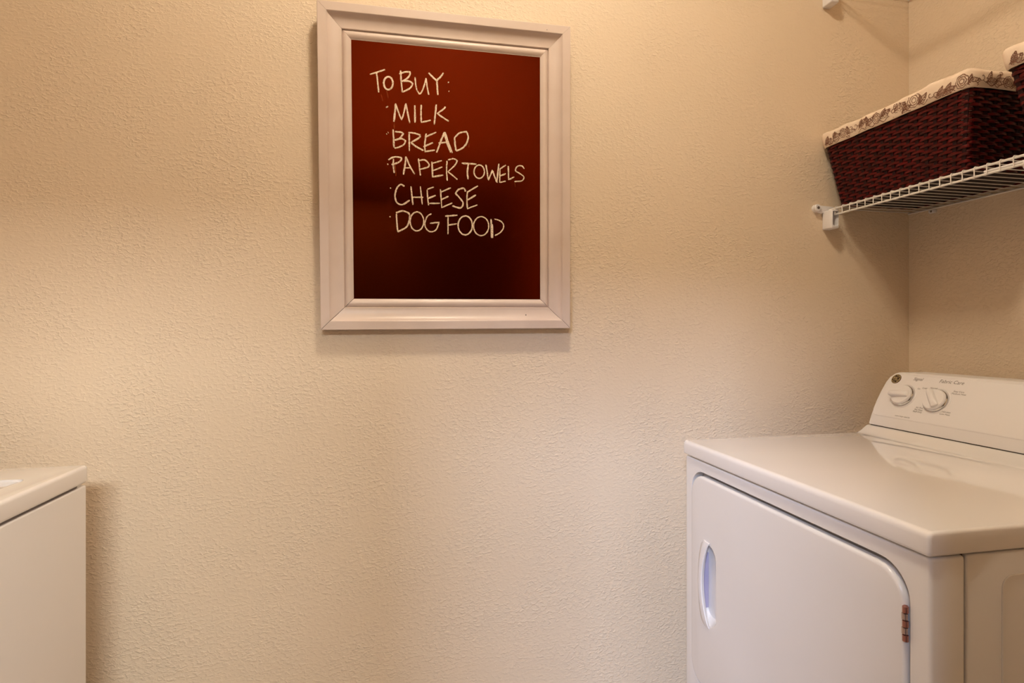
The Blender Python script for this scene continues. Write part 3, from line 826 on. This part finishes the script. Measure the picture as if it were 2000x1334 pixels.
NST = 56
def make_basket(label):
    bk = root('wicker_basket', ((BOT[0] + BOT[1]) / 2, (BOT[2] + BOT[3]) / 2, ZB), label, 'basket', 'lined baskets on the wire shelf')
    # inner shell and base
    bm = bmesh.new()
    lo = [bm.verts.new(p) for p, n in perim(ZB + 0.002, 40, -0.005)]
    hi = [bm.verts.new(p) for p, n in perim(ZT - 0.02, 40, -0.005)]
    for i in range(40):
        bm.faces.new((lo[i], lo[(i + 1) % 40], hi[(i + 1) % 40], hi[i]))
    bm.faces.new(lo)
    obj('basket_shell', bm, M_SHELL, bk)
    # upright stakes
    a = perim(ZB, NST); b = perim(ZT - 0.03, NST)
    for i in range(NST):
        (p, n), (q, m) = a[i], b[i]
        tdir = Vector((-n.y, n.x, 0)) * 0.0048; td2 = Vector((-m.y, m.x, 0)) * 0.0050
        bm = bm_prism([p - tdir + n * 0.0009, p + tdir + n * 0.0009, p + tdir - n * 0.0009, p - tdir - n * 0.0009], (q - p), 0)
        obj('stake', bm, M_STAKE, bk, smooth=None)
    # woven rows: each row passes in front of one stake and behind the next
    rows = 22
    for rI in range(rows):
        h = (ZT - 0.026 - ZB) / rows
        z0 = ZB + h * rI
        per = NST * 4
        bm = bmesh.new()
        prv = None; first = None
        jit = random.uniform(-0.0006, 0.0006)
        for i, (p, n) in enumerate(perim(z0 + h / 2, per)):
            ph = i / 4 + rI
            w = cos(pi * ph)
            w = math.copysign(abs(w) ** 0.6, w)
            amp = 0.0019 * w + 0.0002
            hz = h * (0.46 + random.uniform(-0.03, 0.03))
            c = p + n * amp
            c.z += jit
            up = Vector((0, 0, 1))
            v = [bm.verts.new(c + n * 0.0002 - up * hz), bm.verts.new(c + n * 0.0012 - up * hz * 0.55), bm.verts.new(c + n * 0.0004),
                 bm.verts.new(c + n * 0.0012 + up * hz * 0.55), bm.verts.new(c + n * 0.0002 + up * hz), bm.verts.new(c - n * 0.0008)]
            if prv:
                for k in range(6): bm.faces.new((prv[k], prv[(k + 1) % 6], v[(k + 1) % 6], v[k]))
            else: first = v
            prv = v
        for k in range(6): bm.faces.new((prv[k], prv[(k + 1) % 6], first[(k + 1) % 6], first[k]))
        obj('woven_row', bm, M_WICK, bk, smooth=50)
    # liner: cuff folded over the rim, running down inside
    n_ = 160
    pr = [(1.7635, 0.0050), (1.7650, 0.0068), (1.780, 0.0072), (1.796, 0.0070), (1.8040, 0.0055), (1.8060, 0.0010), (1.8030, -0.0040), (1.790, -0.0065), (1.74, -0.0075), (1.66, -0.0080)]
    bm = bmesh.new(); rings = []
    for j, (z, off) in enumerate(pr):
        pp = perim(min(z, 1.795), n_, off, 0.012)
        ring = []
        for i, (p, n) in enumerate(pp):
            s = 2 * pi * i / n_
            wv = 0.0013 * sin(9 * s + 1.3) + 0.0009 * sin(23 * s + 0.4) + 0.0006 * sin(41 * s)
            q = p + n * (wv * (1.2 if 1 < j < 6 else 0.3))
            q.z = z + (0.0022 * sin(5 * s + 0.7) + 0.0012 * sin(17 * s + 2) if j >= 3 and j < 8 else 0.0005 * sin(13 * s) if j < 2 else 0)
            ring.append(bm.verts.new(q))
        rings.append(ring)
    for a, b in zip(rings, rings[1:]):
        for i in range(n_):
            bm.faces.new((a[i], a[(i + 1) % n_], b[(i + 1) % n_], b[i]))
    ln = obj('cloth_liner', bm, M_CLOTH, bk, 'cream cloth liner printed with brown leafy lines', smooth=60)
    # printed line drawing on the cuff: leaves, fronds and flowers
    tot = 2 * (TOP[1] - TOP[0]) + 2 * (TOP[3] - TOP[2])
    pb = bmesh.new()
    def cuff(a, z):
        f = (a / tot) % 1.0
        p, n = perim(min(z, 1.795), 1, 0.0072, 0.012, f)[0]
        s = 2 * pi * f
        wv = 0.0013 * sin(9 * s + 1.3) + 0.0009 * sin(23 * s + 0.4) + 0.0006 * sin(41 * s)
        q = p + n * (wv * 1.2 + 0.0006)
        q.z = z
        return q
    def line(pts, w=0.00085):
        prv = None
        for i, (a, z) in enumerate(pts):
            if z < 1.7655 or z > 1.7995:
                prv = None
                continue
            c = pts[min(i + 1, len(pts) - 1)]; d = pts[max(i - 1, 0)]
            dx, dz = c[0] - d[0], c[1] - d[1]
            l = math.hypot(dx, dz) or 1
            ww = w * random.uniform(0.6, 1.2)
            px, pz = -dz / l * ww, dx / l * ww
            v = (pb.verts.new(cuff(a + px, z + pz)), pb.verts.new(cuff(a - px, z - pz)))
            if prv: pb.faces.new((prv[0], prv[1], v[1], v[0]))
            prv = v
    def leaf(a, z, ang, ln_, wd):
        def T(u, v): return a + (u * cos(ang) - v * sin(ang)), z + (u * sin(ang) + v * cos(ang))
        for sg in (-1, 1):
            line([T(ln_ * t / 14, sg * (wd * sin(pi * (t / 14) ** 0.8) + 0.0008 * sin(t * 2.6))) for t in range(15)])
            for k in range(1, 5):
                u0 = ln_ * k / 5.5
                line([T(u0 + 0.3 * wd * s * 3 / 4, sg * wd * 0.75 * sin(pi * (k / 5.5) ** 0.8) * s / 3) for s in range(4)], 0.0006)
        line([T(ln_ * t / 8, 0.0012 * sin(t)) for t in range(9)], 0.0007)
    def flower(a, z, r):
        for rr, lob, ph in ((r, 7, 0.0), (r * 0.68, 6, 0.5), (r * 0.36, 5, 1.1)):
            line([(a + rr * (1 + 0.16 * abs(sin(lob * t * pi / 40))) * cos(2 * pi * t / 40 + ph), z + rr * (1 + 0.16 * abs(sin(lob * t * pi / 40))) * sin(2 * pi * t / 40 + ph)) for t in range(41)])
    def scroll(a, z, r, ang, sg):
        line([(a + r * (1 - t / 22) * cos(ang + sg * 4.6 * t / 20), z + r * (1 - t / 22) * sin(ang + sg * 4.6 * t / 20)) for t in range(21)])
    a = 0.008
    k = 0
    while a < tot - 0.03:
        zc = 1.782 + random.uniform(-0.006, 0.005)
        if k % 5 == 2:
            flower(a + 0.014, zc, random.uniform(0.011, 0.015)); a += 0.027
        elif k % 5 == 4:
            scroll(a + 0.008, zc, 0.009, random.uniform(0, 6), random.choice((-1, 1))); scroll(a + 0.018, zc - 0.004, 0.008, random.uniform(0, 6), 1); a += 0.020
        else:
            leaf(a, zc - 0.008, random.uniform(0.1, 0.7), random.uniform(0.026, 0.038), random.uniform(0.006, 0.009))
            leaf(a + 0.004, zc - 0.006, random.uniform(0.9, 1.7), random.uniform(0.018, 0.026), 0.005)
            scroll(a + 0.016, zc + random.uniform(-0.012, 0.010), 0.006, random.uniform(0, 6), random.choice((-1, 1)))
            line([(a - 0.004 + 0.030 * t / 10, 1.770 + 0.004 * sin(t * 0.7 + k)) for t in range(11)]); a += random.uniform(0.018, 0.027)
        k += 1
    obj('printed_pattern', pb, M_PRINT, ln, 'brown line print of leaves and flowers', smooth=None)
    return bk

def copy_tree(o, parent=None):
    c = o.copy(); C.objects.link(c); c.parent = parent
    for ch in list(o.children):
        copy_tree(ch, c)
    return c

b1 = make_basket('dark red wicker basket with cream printed liner tucked in the corner of the shelf')
b2 = copy_tree(b1)
b2.location.y -= 0.523
b2['label'] = 'second dark wicker basket with printed liner, next to the one tucked in the corner'

for o in bpy.data.objects:
    if '_org' in o: del o['_org']
